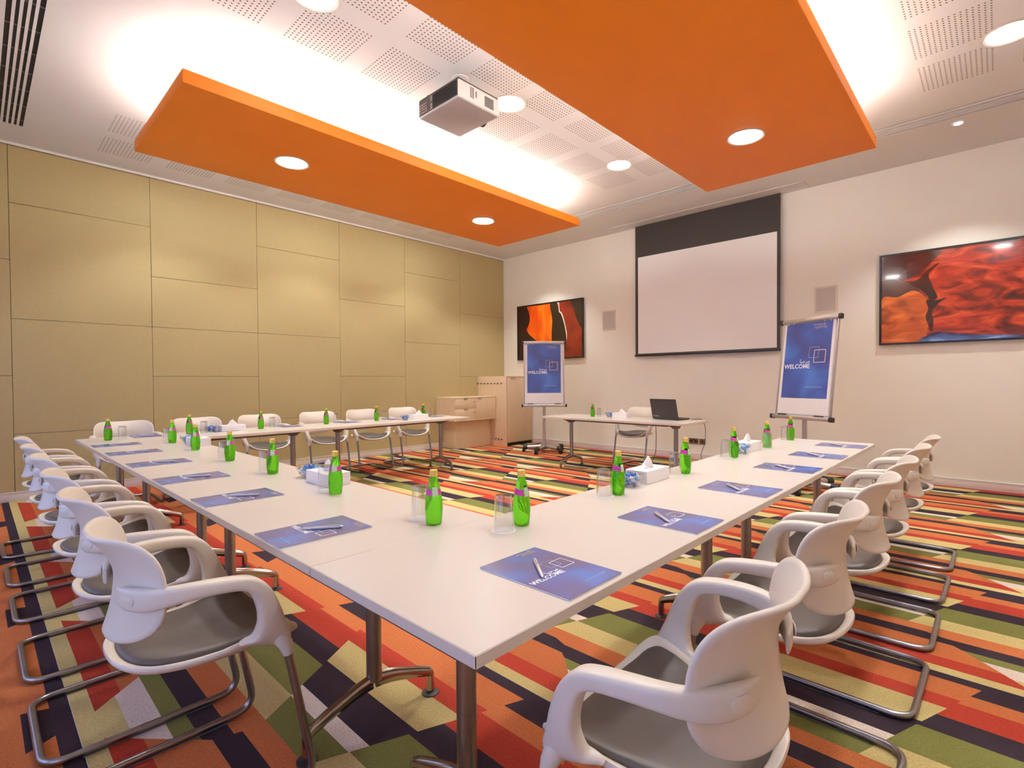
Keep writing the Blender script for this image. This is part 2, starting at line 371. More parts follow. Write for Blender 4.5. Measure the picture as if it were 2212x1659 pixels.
# round downlights
def downlight(x, y, z, watt, label, size=106):
    d = tag(empty('downlight', (x, y, z)), label, 'downlight', 'round recessed downlights')
    MB().lathe([(.134, 0), (.157, 0), (.157, -.006), (.150, -.009), (.134, -.004)], 40, close=True).build('ring', m_trim, d, smooth=True)
    MB().lathe([(.1335, -.0045), (.0001, -.0045)], 40).build('diffuser', m_glow, d)
    MB().lathe([(.030, -.0052), (.034, -.0052), (.034, -.0072), (.030, -.0072)], 24, close=True).build('inner_ring', m_trim, d)
    ld = bpy.data.lights.new('lamp', 'SPOT'); ld.energy = watt * 4; ld.color = LCOL; ld.spot_size = math.radians(size); ld.spot_blend = .45; ld.shadow_soft_size = .10
    lo = bpy.data.objects.new('lamp', ld); COL.objects.link(lo); lo.parent = d; lo.location = (0, 0, -.03)
    return d
nmx = {-6.08: 'ceiling by the olive panel wall', -2.66: 'strip between the orange slabs', 0.763: 'ceiling right of the orange slabs'}
nmy = {0.95: 'nearest the camera', 2.78: 'middle of three', 4.64: 'farthest from the camera'}
for x, y in LIGHTS:
    downlight(x, y, HC, LAMP_W, 'downlight in the white %s, %s' % (nmx[x], nmy[y]))
for x, y, t in ((-4.375, 1.5, 'left orange slab, nearer the camera'), (-4.375, 4.0, 'left orange slab, nearer the screen'), (-0.94, 4.0, 'right orange slab, nearer the screen'), (-0.94, 1.5, 'right orange slab, overhead')):
    downlight(x, y, ZB, SLAB_W, 'downlight in the ' + t)

# linear air vents
def vent(name, label, x0, x1, y0, y1, nslot, fr, slot, divs):
    v = tag(empty(name, ((x0+x1)/2, (y0+y1)/2, HC)), label, 'air vent'); hx, hy = (x1-x0)/2, (y1-y0)/2
    MB().box(-hx, hx, -hy, hy, -.004, -.001).build('backing', m_black, v)
    MB().box(-hx, hx, -hy, -hy+fr, -.012, -.001).box(-hx, hx, hy-fr, hy, -.012, -.001).box(-hx, -hx+.03, -hy+fr, hy-fr, -.012, -.001).box(hx-.03, hx, -hy+fr, hy-fr, -.012, -.001).build('frame', m_ceil, v)
    pitch = (2*hy-2*fr) / nslot
    for k in range(1, nslot):
        yy = -hy+fr+k*pitch; w = (pitch-slot)/2
        MB().box(-hx+.03, hx-.03, yy-w, yy+w, -.012, -.001).build('slat', m_ceil, v)
    for k in range(divs):
        xx = -hx + (k+.5)*(2*hx)/divs; MB().box(xx-.008, xx+.008, -hy+fr, hy-fr, -.0065, -.004).build('divider', m_grey, v)
vent('linear_vent', 'long slotted air vent in the ceiling before the back wall', -6.2, XR-.05, 5.75, 5.985, 5, .03, .016, 0)
vent('linear_vent', 'dark slotted air grille in the ceiling at top left', -6.53, -.6, -.468, -.222, 5, .03, .020, 16)
v = vent('ceiling_grille', 'small dark slotted grille in the ceiling by the left slab end', -6.5, -6.3, 5.55, 5.70, 5, .01, .018, 0)
def spotlight(x, y, label):
    d = tag(empty('spotlight', (x, y, HC)), label, 'spotlight', 'small ceiling spotlights')
    MB().lathe([(.034, -.002), (.036, 0), (.062, 0), (.060, -.008), (.040, -.010)], 24, close=True).build('ring', m_white, d, smooth=True)
    MB().lathe([(.0345, -.004), (.0001, -.004)], 20).build('lens', m_glow, d)
    ld = bpy.data.lights.new('lamp', 'SPOT'); ld.energy = SPOT_W * 4; ld.color = LCOL; ld.spot_size = math.radians(100); ld.spot_blend = .5; ld.shadow_soft_size = .04
    lo = bpy.data.objects.new('lamp', ld); COL.objects.link(lo); lo.parent = d; lo.location = (0, 0, -.02)
spotlight(0.403, 6.127, 'small ceiling spotlight before the red canyon picture')
spotlight(-5.72, 6.127, 'small ceiling spotlight before the dark picture by the wardrobe')
# ------------------------------------------------------------------ projector
p = tag(empty('projector', (-2.69, 2.20, 3.50)), 'silver and black projector hanging from the ceiling', 'projector')
MB().box(-.265, .265, -.222, .226, 0, .148).build('body', mat('projector_silver', (196, 190, 186), .4, var=.02), p, bev=.016, seg=3)
MB().box(-.255, .255, -.216, .22, .148, .158).build('lid', m_dark, p)
MB().box(-.255, .255, -.2232, -.21, .014, .146).build('rear_panel', m_dark, p)
for k in range(13): MB().box(-.06, .245, -.227, -.2225, .024+k*.0088, .0275+k*.0088).build('fin', m_black, p)
MB().box(-.095, -.068, -.2255, -.222, .02, .07).build('button_block', m_grey, p); MB().box(-.095, -.068, -.2255, -.222, .09, .135).build('button_block', m_grey, p)
for a in range(5):
    for b in range(4):
        if (a + b) < 7: MB().box(-.24+a*.026, -.225+a*.026, -.2265, -.223, .028+b*.022+(.0 if a < 4 else .01), .037+b*.022).build('socket', m_alu, p)
for k in range(14): MB().box(.2645, .2675, .055, .155, .03+k*.0062, .0328+k*.0062).build('vent_slot', m_dark, p)
for k in range(2): MB().box(.2645, .2672, -.10+k*.022, -.085+k*.022, .04, .125).build('vent_slot', m_grey, p)
MB().box(.2645, .2675, -.045, -.03, .06, .11).build('latch', m_grey, p)
MB().tube([(.02, .22, .07), (.02, .265, .07)], .055, 20).build('lens', m_dark, p, smooth=True)
MB().tube([(0, .02, .158), (0, .02, .34)], .022, 12).lathe([(.075, .34), (.075, .333), (.03, .325)], 20, (0, .02, 0)).build('mount_pole', m_white, p, smooth=True)
MB().box(-.16, .16, .005, .035, .158, .175).box(-.015, .015, -.16, .19, .158, .175).build('bracket', m_dark, p, bev=.003)
for x, y in ((-.18, -.17), (.2, -.12), (.2, .18)): MB().tube([(x, y, .158), (x, y, .185)], .022, 12).build('foot', m_dark, p, smooth=True)
obj('lettering', text_mesh('PROJECTOR' if False else 'DIGITAL', .035, m_alu), p, (0.0, 0.03, -.0006), (PI, 0, PI/2)) if False else None

# ------------------------------------------------------------------ projection screen
s = tag(empty('projection_screen', (-2.678, 6.955, 1.66)), 'pulled-down projection screen with black borders on the back wall', 'screen')
MB().box(-1.15, 1.15, -.004, .0, .03, HC-1.66).build('black_cloth', m_drop, s)
MB().box(-1.098, 1.107, -.0055, -.0042, .042, 1.657).build('white_field', m_screen, s)
MB().box(-1.16, 1.155, -.014, .012, -.005, .03).build('bottom_bar', m_blackf, s, bev=.003)
st = struct(MB().box(-4.2, -1.17, 6.71, 6.725, HC-.006, HC).box(-4.2, -1.17, 6.975, 6.99, HC-.006, HC).box(-4.2, -4.185, 6.725, 6.975, HC-.006, HC).box(-1.185, -1.17, 6.725, 6.975, HC-.006, HC).build('trim_2', m_ceil), 'ceiling trim of the screen slot')

# ------------------------------------------------------------------ framed pictures
def picture(x0, z0, w, h, label, layers, bgm, rough=.3):
    t = tag(empty('framed_picture', (x0, 6.975, z0)), label, 'picture')
    MB().box(0, w, .012, .04, 0, h).build('backing', m_blackf, t)
    fr = .022
    MB().box(0, w, -.005, .012, 0, fr).box(0, w, -.005, .012, h-fr, h).box(0, fr, -.005, .012, fr, h-fr).box(w-fr, w, -.005, .012, fr, h-fr).build('frame', m_blackf, t)
    pr = MB().box(fr, w-fr, .006, .012, fr, h-fr).build('print', bgm, t)
    for k, (poly, m) in enumerate(layers):
        P = spline([(fr + a*(w-2*fr), 0, fr + b*(h-2*fr)) for a, b in poly], 6)
        P = [(min(max(q.x, fr+.001), w-fr-.001), min(max(q.z, fr+.001), h-fr-.001)) for q in P]
        MB().prism(P, .006-.0006*(k+1), .0059, 'y').build('print_shape', m, pr)
    return t
pd = grad_mat('print_dark', [(.3, (26, 12, 8)), (.7, (48, 22, 14))], 2)
po = grad_mat('print_orange', [(.3, (205, 60, 8)), (.5, (236, 92, 10)), (.7, (250, 140, 30))], 3, stretch=(1.6, 1, .6))
prd = grad_mat('print_red', [(.3, (96, 26, 16)), (.6, (140, 44, 22)), (.8, (165, 62, 30))], 3)
pw_ = mat('print_cream', (245, 225, 205), .4); pg = grad_mat('print_umber', [(.3, (38, 24, 16)), (.7, (58, 40, 24))], 2)
picture(-6.635, 1.68, 1.682, 1.108, 'dark framed picture of an orange rock fold behind the left flip chart', [
    ([(.165, 1), (.18, .9), (.20, .75), (.17, .62), (.145, .55), (.2, .45), (.33, .3), (.45, .1), (.5, 0), (.6, 0), (.6, .5), (.56, 1), (.4, 1)], po),
    ([(.53, 1), (.56, .7), (.55, .4), (.57, 0), (.72, 0), (.77, .4), (.72, .75), (.66, 1)], pg),
    ([(.66, 1), (.67, .85), (.71, .78), (.75, .6), (.775, .4), (.75, .1), (.72, 0), (1, 0), (1, 1)], prd),
    ([(.635, .995), (.665, .995), (.675, .85), (.715, .78), (.755, .6), (.782, .42), (.775, .3), (.768, .42), (.742, .6), (.70, .77), (.665, .83), (.655, .95)], pw_),
    ([(.84, 1), (.88, .85), (.93, .65), (1, .5), (1, 1)], pg),
    ([(.90, .72), (.94, .6), (1, .47), (1, .35), (.96, .45), (.92, .6)], prd)], pd)
rb = grad_mat('canyon_red', [(.25, (40, 16, 12)), (.42, (120, 36, 26)), (.55, (176, 54, 34)), (.72, (226, 92, 50))], 2.4, .14, 0.6, 0.6, (1, 1, 2.6), 6, 1.5, 3.0, (0, .3, 0))
rk = grad_mat('canyon_dark', [(.3, (38, 14, 12)), (.7, (78, 26, 18))], 3, .14, .6, .6)
ro = grad_mat('canyon_orange', [(.3, (120, 48, 28)), (.5, (200, 92, 40)), (.7, (232, 128, 48))], 2.6, .14, .6, .6, (1, 1, 2.2), 5, 1.2, 1.0, (0, -.6, 0))
rg = grad_mat('canyon_umber', [(.3, (58, 34, 28)), (.7, (96, 52, 40))], 3, .14, .6, .6)
rbl = grad_mat('canyon_blue', [(.35, (44, 30, 62)), (.6, (86, 110, 170)), (.75, (150, 190, 235))], 3, .14, .6, .6, (1, 1, 5))
picture(-0.38, 1.673, 1.69, 1.106, 'large glossy framed picture of a red rock canyon at right', [
    ([(0, 1), (0, .72), (.12, .70), (.2, .74), (.25, .80), (.30, .88), (.33, 1)], rk),
    ([(0, .70), (.10, .72), (.17, .66), (.22, .60), (.24, .5), (.18, .48), (0, .40)], rg),
    ([(0, .50), (.10, .52), (.19, .58), (.26, .50), (.28, .36), (.265, .28), (.28, .18), (.26, .02), (.2, 0), (0, 0)], ro),
    ([(.17, .66), (.22, .60), (.27, .52), (.29, .46), (.33, .48), (.30, .62), (.28, .74), (.31, .80), (.34, .86), (.28, .80), (.22, .70)], rk),
    ([(.28, .18), (.265, .28), (.28, .36), (.27, .46), (.33, .45), (.38, .47), (.33, .40), (.30, .32), (.31, .22), (.30, .10)], rk),
    ([(.26, 0), (.28, .07), (.33, .10), (.42, .08), (.55, .05), (.8, .02), (.8, 0)], rbl)], rb)

# ------------------------------------------------------------------ wall speakers, sockets
def plate(name, label, cat, x0, x1, z0, z1, mf, parts):
    t = tag(empty(name, ((x0+x1)/2, YB, (z0+z1)/2)), label, cat); hx, hz = (x1-x0)/2, (z1-z0)/2
    MB().prism(rrect(-hx, hx, -hz, hz, .006), -.010, 0, 'y').build('frame', mf, t); parts(t, hx, hz); return t
def grille(t, hx, hz): MB().box(-hx+.022, hx-.022, -.0125, -.009, -hz+.022, hz-.022).build('grille', m_spk, t)
m_spf = mat('speaker_frame', (224, 208, 190), .5, var=.01)
plate('wall_speaker', 'flush square wall speaker between the dark picture and the screen', 'speaker', -4.545, -4.272, 2.15, 2.50, m_spf, grille)
plate('wall_speaker', 'flush square wall speaker above the right flip chart', 'speaker', -1.114, -.843, 2.142, 2.49, m_spf, grille)
def sock2(t, hx, hz):
    for s in (-1, 1): MB().lathe([(.022, 0), (.022, .003), (.0001, .003)], 16).build('outlet', m_black, t).matrix_local = Matrix.Translation((s*hx*.5, -.011, 0)) @ Matrix.Rotation(PI/2, 4, 'X')
    MB().box(-.02, .02, -.013, -.010, .012, .028).build('switch_pair', m_black, t)
def sock1(t, hx, hz): MB().box(-.012, .012, -.014, -.010, -.02, .02).build('switch', m_black, t)
plate('wall_socket', 'double bronze power socket low on the back wall', 'socket', -2.902, -2.747, .25, .337, m_plate, sock2)
plate('wall_switch', 'single bronze switch plate low on the back wall', 'switch', -2.729, -2.635, .25, .337, m_plate, sock1)

# ------------------------------------------------------------------ corner cabinets
c = tag(empty('wardrobe', (-6.667, 6.645, 0)), 'pale wood wardrobe with rows of small hooks in the corner', 'wardrobe')
hx, hy = .409, .372
MB().box(-hx, hx-.022, -hy+.002, hy-.003, .06, 1.35).build('body', m_wood, c)
MB().box(-hx, hx, -hy-.003, -hy+.018, 0, 1.352).build('side_panel', m_wood, c, bev=.002)
MB().box(-hx, hx, -hy+.018, hy-.003, 1.325, 1.352).build('top', m_wood, c)
dr = MB().box(hx-.022, hx, -hy+.022, hy-.006, .075, 1.320).build('door', m_wood, c, bev=.002)
MB().box(hx-.001, hx+.006, -.26, -.12, 1.296, 1.3195).build('handle', m_alu, dr)
MB().box(-hx, hx-.03, -hy+.02, hy-.006, 0, .06).build('plinth', m_black, c)
def hook(parent, x, y, z):
    MB().lathe([(.011, 0), (.011, .006), (.0001, .006)], 10, mi=0).build('hook', m_black, parent).matrix_local = Matrix.Translation((x, y, z)) @ Matrix.Rotation(PI/2, 4, 'X')
    MB().tube([(x, y-.004, z), (x, y-.024, z-.004), (x+.002, y-.034, z-.018), (x+.002, y-.040, z-.004)], .0055, 6).build('hook', m_dark, parent)
for k in range(8): hook(c, -.392+k*.0965, -hy-.003, 1.215)
for k in range(4): hook(c, .042+k*.080, -hy-.003, .131)
c = tag(empty('wall_cabinet', (-6.81, 5.75, .525)), 'pale wood hung cabinet with two drawers and a door', 'cabinet')
x0, x1, y0, y1 = -.266, .267, -.52, .515
MB().box(x0, x1-.02, y0+.019, y1, .02, .415).build('body', m_wood, c)
MB().box(x0, x1, y0, y1, .415, .436).build('top', m_wood, c, bev=.002); MB().box(x0, x1, y0, y1, 0, .02).build('bottom_panel', m_wood, c, bev=.002)
MB().box(x0, x1, y0, y0+.018, .02, .415).build('side_panel', m_wood, c)
for za, zb in ((.022, .221), (.225, .412)):
    d = MB().box(x1-.02, x1-.002, y0+.022, .004, za, zb).build('drawer', m_wood, c, bev=.0015)
    MB().prism([(-.30, zb), (-.20, zb), (-.215, zb-.024), (-.285, zb-.024)], x1-.0022, x1+.004, 'x').build('handle', m_alu, d)
    MB().tube([(x1-.003, -.045, (za+zb)/2+.03), (x1+.004, -.045, (za+zb)/2+.03)], .009, 10).build('lock', m_plate, d)
d = MB().box(x1-.02, x1-.002, .008, y1-.004, .022, .412).build('door', m_wood, c, bev=.0015)
MB().prism([(.045, .412), (.145, .412), (.13, .388), (.06, .388)], x1-.0022, x1+.004, 'x').build('handle', m_alu, d)
c = tag(empty('cabinet_base', (-6.885, 5.826, 0)), 'plain pale wood box standing under the hung cabinet', 'cabinet')
MB().box(-.188, .188, -.445, .438, 0, .5235).build('body', m_wood, c, bev=.002)
MB().box(.188, .190, -.44, .433, .31, .523).build('front_panel', m_wood, c); MB().box(.188, .190, -.44, .433, .0, .306).build('front_panel', m_wood, c)

# ------------------------------------------------------------------ tables
def make_table(L=2.1, Wd=0.7):
    t = empty('meeting_table'); hl, hw, H = L/2, Wd/2, .743
    tp = MB().box(-hl+.0015, hl-.0015, -hw+.0015, hw-.0015, H-.0265, H).build('tabletop', m_top, t, bev=.0015, seg=1)
    eb = MB()
    for a in ((-hl, hl, -hw, -hw+.0014), (-hl, hl, hw-.0014, hw), (-hl, -hl+.0014, -hw, hw), (hl-.0014, hl, -hw, hw)): eb.box(*a, H-.0255, H-.0008)
    eb.build('edge_band', m_edge, tp)
    for s in (-1, 1): MB().box(-hl+.30, hl-.30, s*.15-.02, s*.15+.02, H-.062, H-.0267).build('rail', m_grey, t, bev=.004)
    MB().box(-.012, .012, .168, .182, H-.052, H-.032).build('stop', m_dark, t)
    for s in (-1, 1):
        x = s*(hl-.27)
        lg = MB().tube([(x, 0, .165), (x, 0, H-.075)], .0275, 20).build('leg', m_metal, t, smooth=True)
        MB().prism([(-.19, H-.0268), (.19, H-.0268), (.17, H-.045), (.075, H-.075), (.04, H-.095), (-.04, H-.095), (-.075, H-.075), (-.17, H-.045)], x-.03, x+.03, 'x').build('bracket', m_grey, lg, bev=.004)
        for q in (-1, 1):
            pth = spline([(x, q*.012, .160), (x, q*.07, .150), (x, q*.15, .125), (x, q*.225, .098), (x, q*.247, .082), (x, q*.25, .055), (x, q*.25, .016)], 4, closed=False)
            k = len(pth)
            ft = MB().tube(pth, [.030 - .014*min(1, i/(k*.7)) for i in range(k)], 10, ry=.016).build('foot', m_chrome, t, smooth=True)
            MB().lathe([(.034, 0), (.034, .004), (.014, .010), (.013, .022), (.0001, .022)], 18, (x, q*.25, 0)).build('glide', m_dark, ft, smooth=True)
    return t
tb = make_table()
def place(o, loc, rz, label, cat, group): o.location = loc; o.rotation_euler = (0, 0, rz); return tag(o, label, cat, group)
TABS = [((-.35, 1.05, 0), PI/2, 'white folding table of the right-hand row, nearest the camera'), ((-.35, 3.15, 0), PI/2, 'white folding table of the right-hand row, by the right flip chart'),
        ((-1.75, .35, 0), 0, 'white folding table of the left-hand row, nearer the camera'), ((-3.85, .35, 0), 0, 'white folding table of the left-hand row, nearer the olive wall'),
        ((-5.25, 1.05, 0), PI/2, 'white folding table along the olive wall, at far left'), ((-5.25, 3.15, 0), PI/2, 'white folding table along the olive wall, nearer the cabinets')]
for k, (l, r, lb) in enumerate(TABS): place(tb if k == 0 else copy_tree(tb), l, r, lb, 'table', 'white meeting tables')
lt = make_table(2.2); place(lt, (-3.09, 5.30, 0), PI, "presenter's white table with the laptop, below the screen", 'table', 'white meeting tables')

# ------------------------------------------------------------------ chairs
def make_chair():
    t = empty('conference_chair')
    # seat
    half = [(0, -.392), (.10, -.380), (.170, -.335), (.208, -.25), (.226, -.14), (.246, -.04), (.232, .035), (.14, .072), (0, .084)]
    out = spline([(x, y, 0) for x, y in half] + [(-x, y, 0) for x, y in half[-2:0:-1]], 5); n = len(out); c0 = Vector((0, -.165, 0))
    def zf(x, y):
        z = .460 + .038*max(0, min(1, (-.12-y)/.28))**1.5 + .55*x*x*max(0, min(1, (y+.40)/.25))
        z += .035*max(0, (abs(x)-.17)/.07)*max(0, 1-abs(y+.02)/.14)
        if y > 0: z -= 2.6*y*y
        return z
    def surf(rings, dz, mb, flip=False):
        vs_ = []; fs = []
        for s_, dd in rings:
            for q in out:
                p_ = c0 + (q-c0)*s_; vs_.append((p_.x, p_.y, zf(p_.x, p_.y) + dz + dd))
        for i in range(len(rings)-1):
            for j in range(n): fs.append((i*n+j, i*n+(j+1) % n, (i+1)*n+(j+1) % n, (i+1)*n+j))
        fs.append(tuple(range(n))); return mb.add(vs_, fs)
    mb = MB()
    surf([(.05, -.030), (.3, -.030), (.6, -.028), (.82, -.022), (.95, -.012), (1.0, -.002), (1.004, .004), (.995, .010), (.97, .012), (.90, .006), (.84, .002), (.05, .0)], 0, mb)
    k = len(mb.f); mb.f.append(tuple(range(11*n, 12*n))); mb.m.append(0)
    mb.build('seat_shell', m_shell, t, smooth=True, ang=60)
    mb = MB(); surf([(.05, .0), (.88, .0), (.885, .006), (.875, .014), (.84, .021), (.74, .026), (.5, .027), (.25, .026), (.05, .026)], 0, mb)
    mb.f.append(tuple(range(8*n, 9*n))); mb.m.append(0)
    mb.build('seat_pad', m_pad, t, smooth=True, ang=70)
    # backrest
    def bs(a, b, off=0.0):
        x = a*(.2527 if b > 0 else .2527 + .0339*b)
        y = -.3804 - (.0481*abs(b)**1.958 if b > 0 else .0101*b*b) + .0802*a*a + .020*(1-b*b)*(1-a*a)
        z = .7015 + .1451*b + .0325*a*a*max(b, 0)
        return Vector((x, y, z))
    def sq(t_, e): return math.copysign(abs(math.cos(t_))**(2/e), math.cos(t_)), math.copysign(abs(math.sin(t_))**(2/e), math.sin(t_))
    NA = 72; rings = [.03, .2, .4, .6, .75, .87, .95, 1.0]; mb = MB(); vs_ = []; fs = []
    TH = [th + .34*math.sin(4*th)/4*-1 for th in [2*PI*(j+.5)/72 for j in range(72)]]
    def P(s_, t_, off):
        a, b = sq(t_, 3.86 if math.sin(t_) > 0 else 3.07); a *= s_; b *= s_; e = .01
        p_ = bs(a, b); du = bs(a+e, b)-bs(a-e, b); dv = bs(a, b+e)-bs(a, b-e); nn = du.cross(dv).normalized()
        return p_ + nn*off
    seq = [(s_, .006) for s_ in rings] + [(1.012, .003), (1.015, 0), (1.012, -.003)] + [(s_, -.006) for s_ in rings[::-1]]
    for s_, off in seq:
        for j in range(NA): vs_.append(P(s_, TH[j], off))
    for i in range(len(seq)-1):
        for j in range(NA): fs.append((i*NA+j, i*NA+(j+1) % NA, (i+1)*NA+(j+1) % NA, (i+1)*NA+j))
    fs += [tuple(range(NA)), tuple(range((len(seq)-1)*NA, len(seq)*NA))]
    mb.add(vs_, fs).build('backrest', m_shell, t, smooth=True, ang=70)
    # armrests: swept rounded band from the back round to the front post and leg socket
    for s in (-1, 1):
        ctrl = [(.100, -.376, .690, .003, .022), (.145, -.367, .692, .009, .029), (.190, -.349, .695, .013, .031), (.228, -.324, .699, .0145, .029), (.254, -.292, .704, .016, .026), (.270, -.250, .708, .020, .022), (.279, -.19, .707, .023, .0195), (.281, -.140, .701, .024, .0190),
                (.281, -.108, .690, .024, .0205), (.280, -.085, .668, .0235, .023), (.278, -.070, .640, .023, .026), (.275, -.058, .605, .0225, .029), (.269, -.050, .570, .022, .034), (.260, -.046, .535, .022, .045), (.250, -.046, .508, .020, .062), (.236, -.052, .486, .012, .078)]
        C = [Vector((s*c_[0], c_[1], c_[2])) for c_ in ctrl]; cs = spline(C, 3, closed=False); m = len(cs); NS = 14; vs_ = []
        for i, p_ in enumerate(cs):
            f_ = i/(m-1)*(len(ctrl)-1); k0 = min(int(f_), len(ctrl)-2); w = f_-k0
            hw_ = ctrl[k0][3]*(1-w)+ctrl[k0+1][3]*w; hh = ctrl[k0][4]*(1-w)+ctrl[k0+1][4]*w
            tg = (cs[min(i+1, m-1)]-cs[max(i-1, 0)]).normalized()
            # lateral direction: outward normal in plan at the back, sideways along the arm
            lat = Vector((s, 0, 0)) if tg.z < -.3 else Vector((tg.y, -tg.x, 0)).normalized()*(1 if Vector((tg.y, -tg.x, 0)).x*s > 0 else -1)
            lat = (lat - tg*lat.dot(tg)).normalized(); vv = tg.cross(lat)
            for j in range(NS):
                a = 2*PI*(j+.5)/NS; ca, sa = math.cos(a), math.sin(a); ex = .5
                vs_.append(p_ + lat*(hw_*math.copysign(abs(ca)**ex, ca)) + vv*(hh*math.copysign(abs(sa)**ex, sa)))
        fs = [(i*NS+j, i*NS+(j+1) % NS, (i+1)*NS+(j+1) % NS, (i+1)*NS+j) for i in range(m-1) for j in range(NS)] + [tuple(range(NS)), tuple(range((m-1)*NS, m*NS))]
        ar = MB().add(vs_, fs).build('armrest', m_shell, t, smooth=True, ang=70)
        MB().tube([(s*.250, -.030, .525), (s*.2525, -.014, .49), (s*.255, -.002, .465), (s*.2565, .005, .438)], [.018, .024, .0205, .0165], 14).build('leg_socket', m_shell, ar, smooth=True)
        # oval plug of the arm on the outside of the back
        pl = MB().prism(rrect(-.024, .024, -.014, .014, .0135), 0, .003, 'y').build('plug', m_shell, ar, bev=.001)
        pl.matrix_local = Matrix.Translation((s*.178, -.3705, .695)) @ Matrix.Rotation(s*math.radians(25), 4, 'Z')
    # steel cantilever frame
    r = .0125; zf_ = r + .004
    path = [(-.2565, .004, .44), (-.258, .082, zf_), (-.256, -.50, zf_), (.256, -.50, zf_), (.258, .082, zf_), (.2565, .004, .44)]
    P_ = [Vector(path[0])] + fillet(path, .075, 7)[1:-1] + [Vector(path[-1])]
    MB().tube(P_, r, 12).build('leg_frame', m_metal, t, smooth=True)
    for s in (-1, 1): MB().box(s*.256-.007, s*.256+.007, -.40, .0, 0, .0048).build('glide', m_grey, t)
    return t
ch = make_chair()
CH = []
o6 = ['nearest the camera', 'second from the camera', 'third from the camera', 'fourth from the camera', 'fifth from the camera', 'farthest from the camera']
for k, y in enumerate((.43, 1.195, 1.914, 2.544, 3.224, 3.862)): CH.append(((.02 if k == 0 else 0, y, 0), PI/2 + (.04 if k == 0 else rnd.uniform(-.015, .015)), 'white armchair of the right-hand row, ' + o6[k]))
for k, x in enumerate((-1.125, -1.81, -2.50, -3.29, -4.0, -4.75)): CH.append(((x, 0, 0), 0, 'white armchair of the left-hand row, ' + o6[k]))
l6 = ['at far left', 'second from the left', 'third from the left', 'fourth from the left', 'fifth from the left', 'nearest the cabinets']
for k, y in enumerate((.45, 1.12, 1.80, 2.545, 3.205, 3.895)): CH.append(((-5.84, y, 0), -PI/2, 'white armchair facing us by the olive wall, ' + l6[k]))
CH.append(((-3.19, 5.76, 0), PI, "white chair behind the presenter's table"))
for k, (l, r, lb) in enumerate(CH): place(ch if k == 0 else copy_tree(ch), l, r, lb, 'chair', 'white armchairs')

# ------------------------------------------------------------------ printed welcome sheet shared by posters and folders
AR = '\ufe8e\ufe92\ufea3\ufeae\ufee3'
def sq_outline(x0, y0, w, th):
    mb = MB(); P_o = rrect(x0, x0+w, y0, y0+w, w*.08); P_i = rrect(x0+th, x0+w-th, y0+th, y0+w-th, w*.06); k = len(P_o)
    mb.add([(a, b, .0002) for a, b in P_o] + [(a, b, .0002) for a, b in P_i], [(i, (i+1) % k, k+(i+1) % k, k+i) for i in range(k)]); return mb
def print_meshes(w, h):
    k = w/.6
    return [('welcome_lettering', text_mesh('WELCOME', .070*k, m_ink, .0012*k), (-.115*k, -.105*k)), ('arabic_lettering', text_mesh(AR, .062*k, m_ink, .0002*k), (-.015*k, -.045*k)),
            ('square_outline', sq_outline(.03*k, .01*k, .125*k, .0045*k).mesh('square_outline', m_line), (0, 0)), ('square_outline', sq_outline(.095*k, -.045*k, .145*k, .006*k).mesh('square_outline', m_ink), (0, 0)),
            ('address_lettering', text_mesh('www.novotel.com', .030*k, m_line), (.12*k, -.325*k)), ('logo_lettering', text_mesh('Meeting @', .034*k, m_gold), (.13*k, .375*k)), ('logo_lettering', text_mesh('NOVOTEL', .034*k, m_gold), (.155*k, .34*k))]
PM_poster = print_meshes(.6, .85); PM_fold = print_meshes(.225, .315)
def apply_print(parent, PMs, z):
    for nm, me_, (x, y) in PMs: obj(nm, me_, parent, (x, y, z))

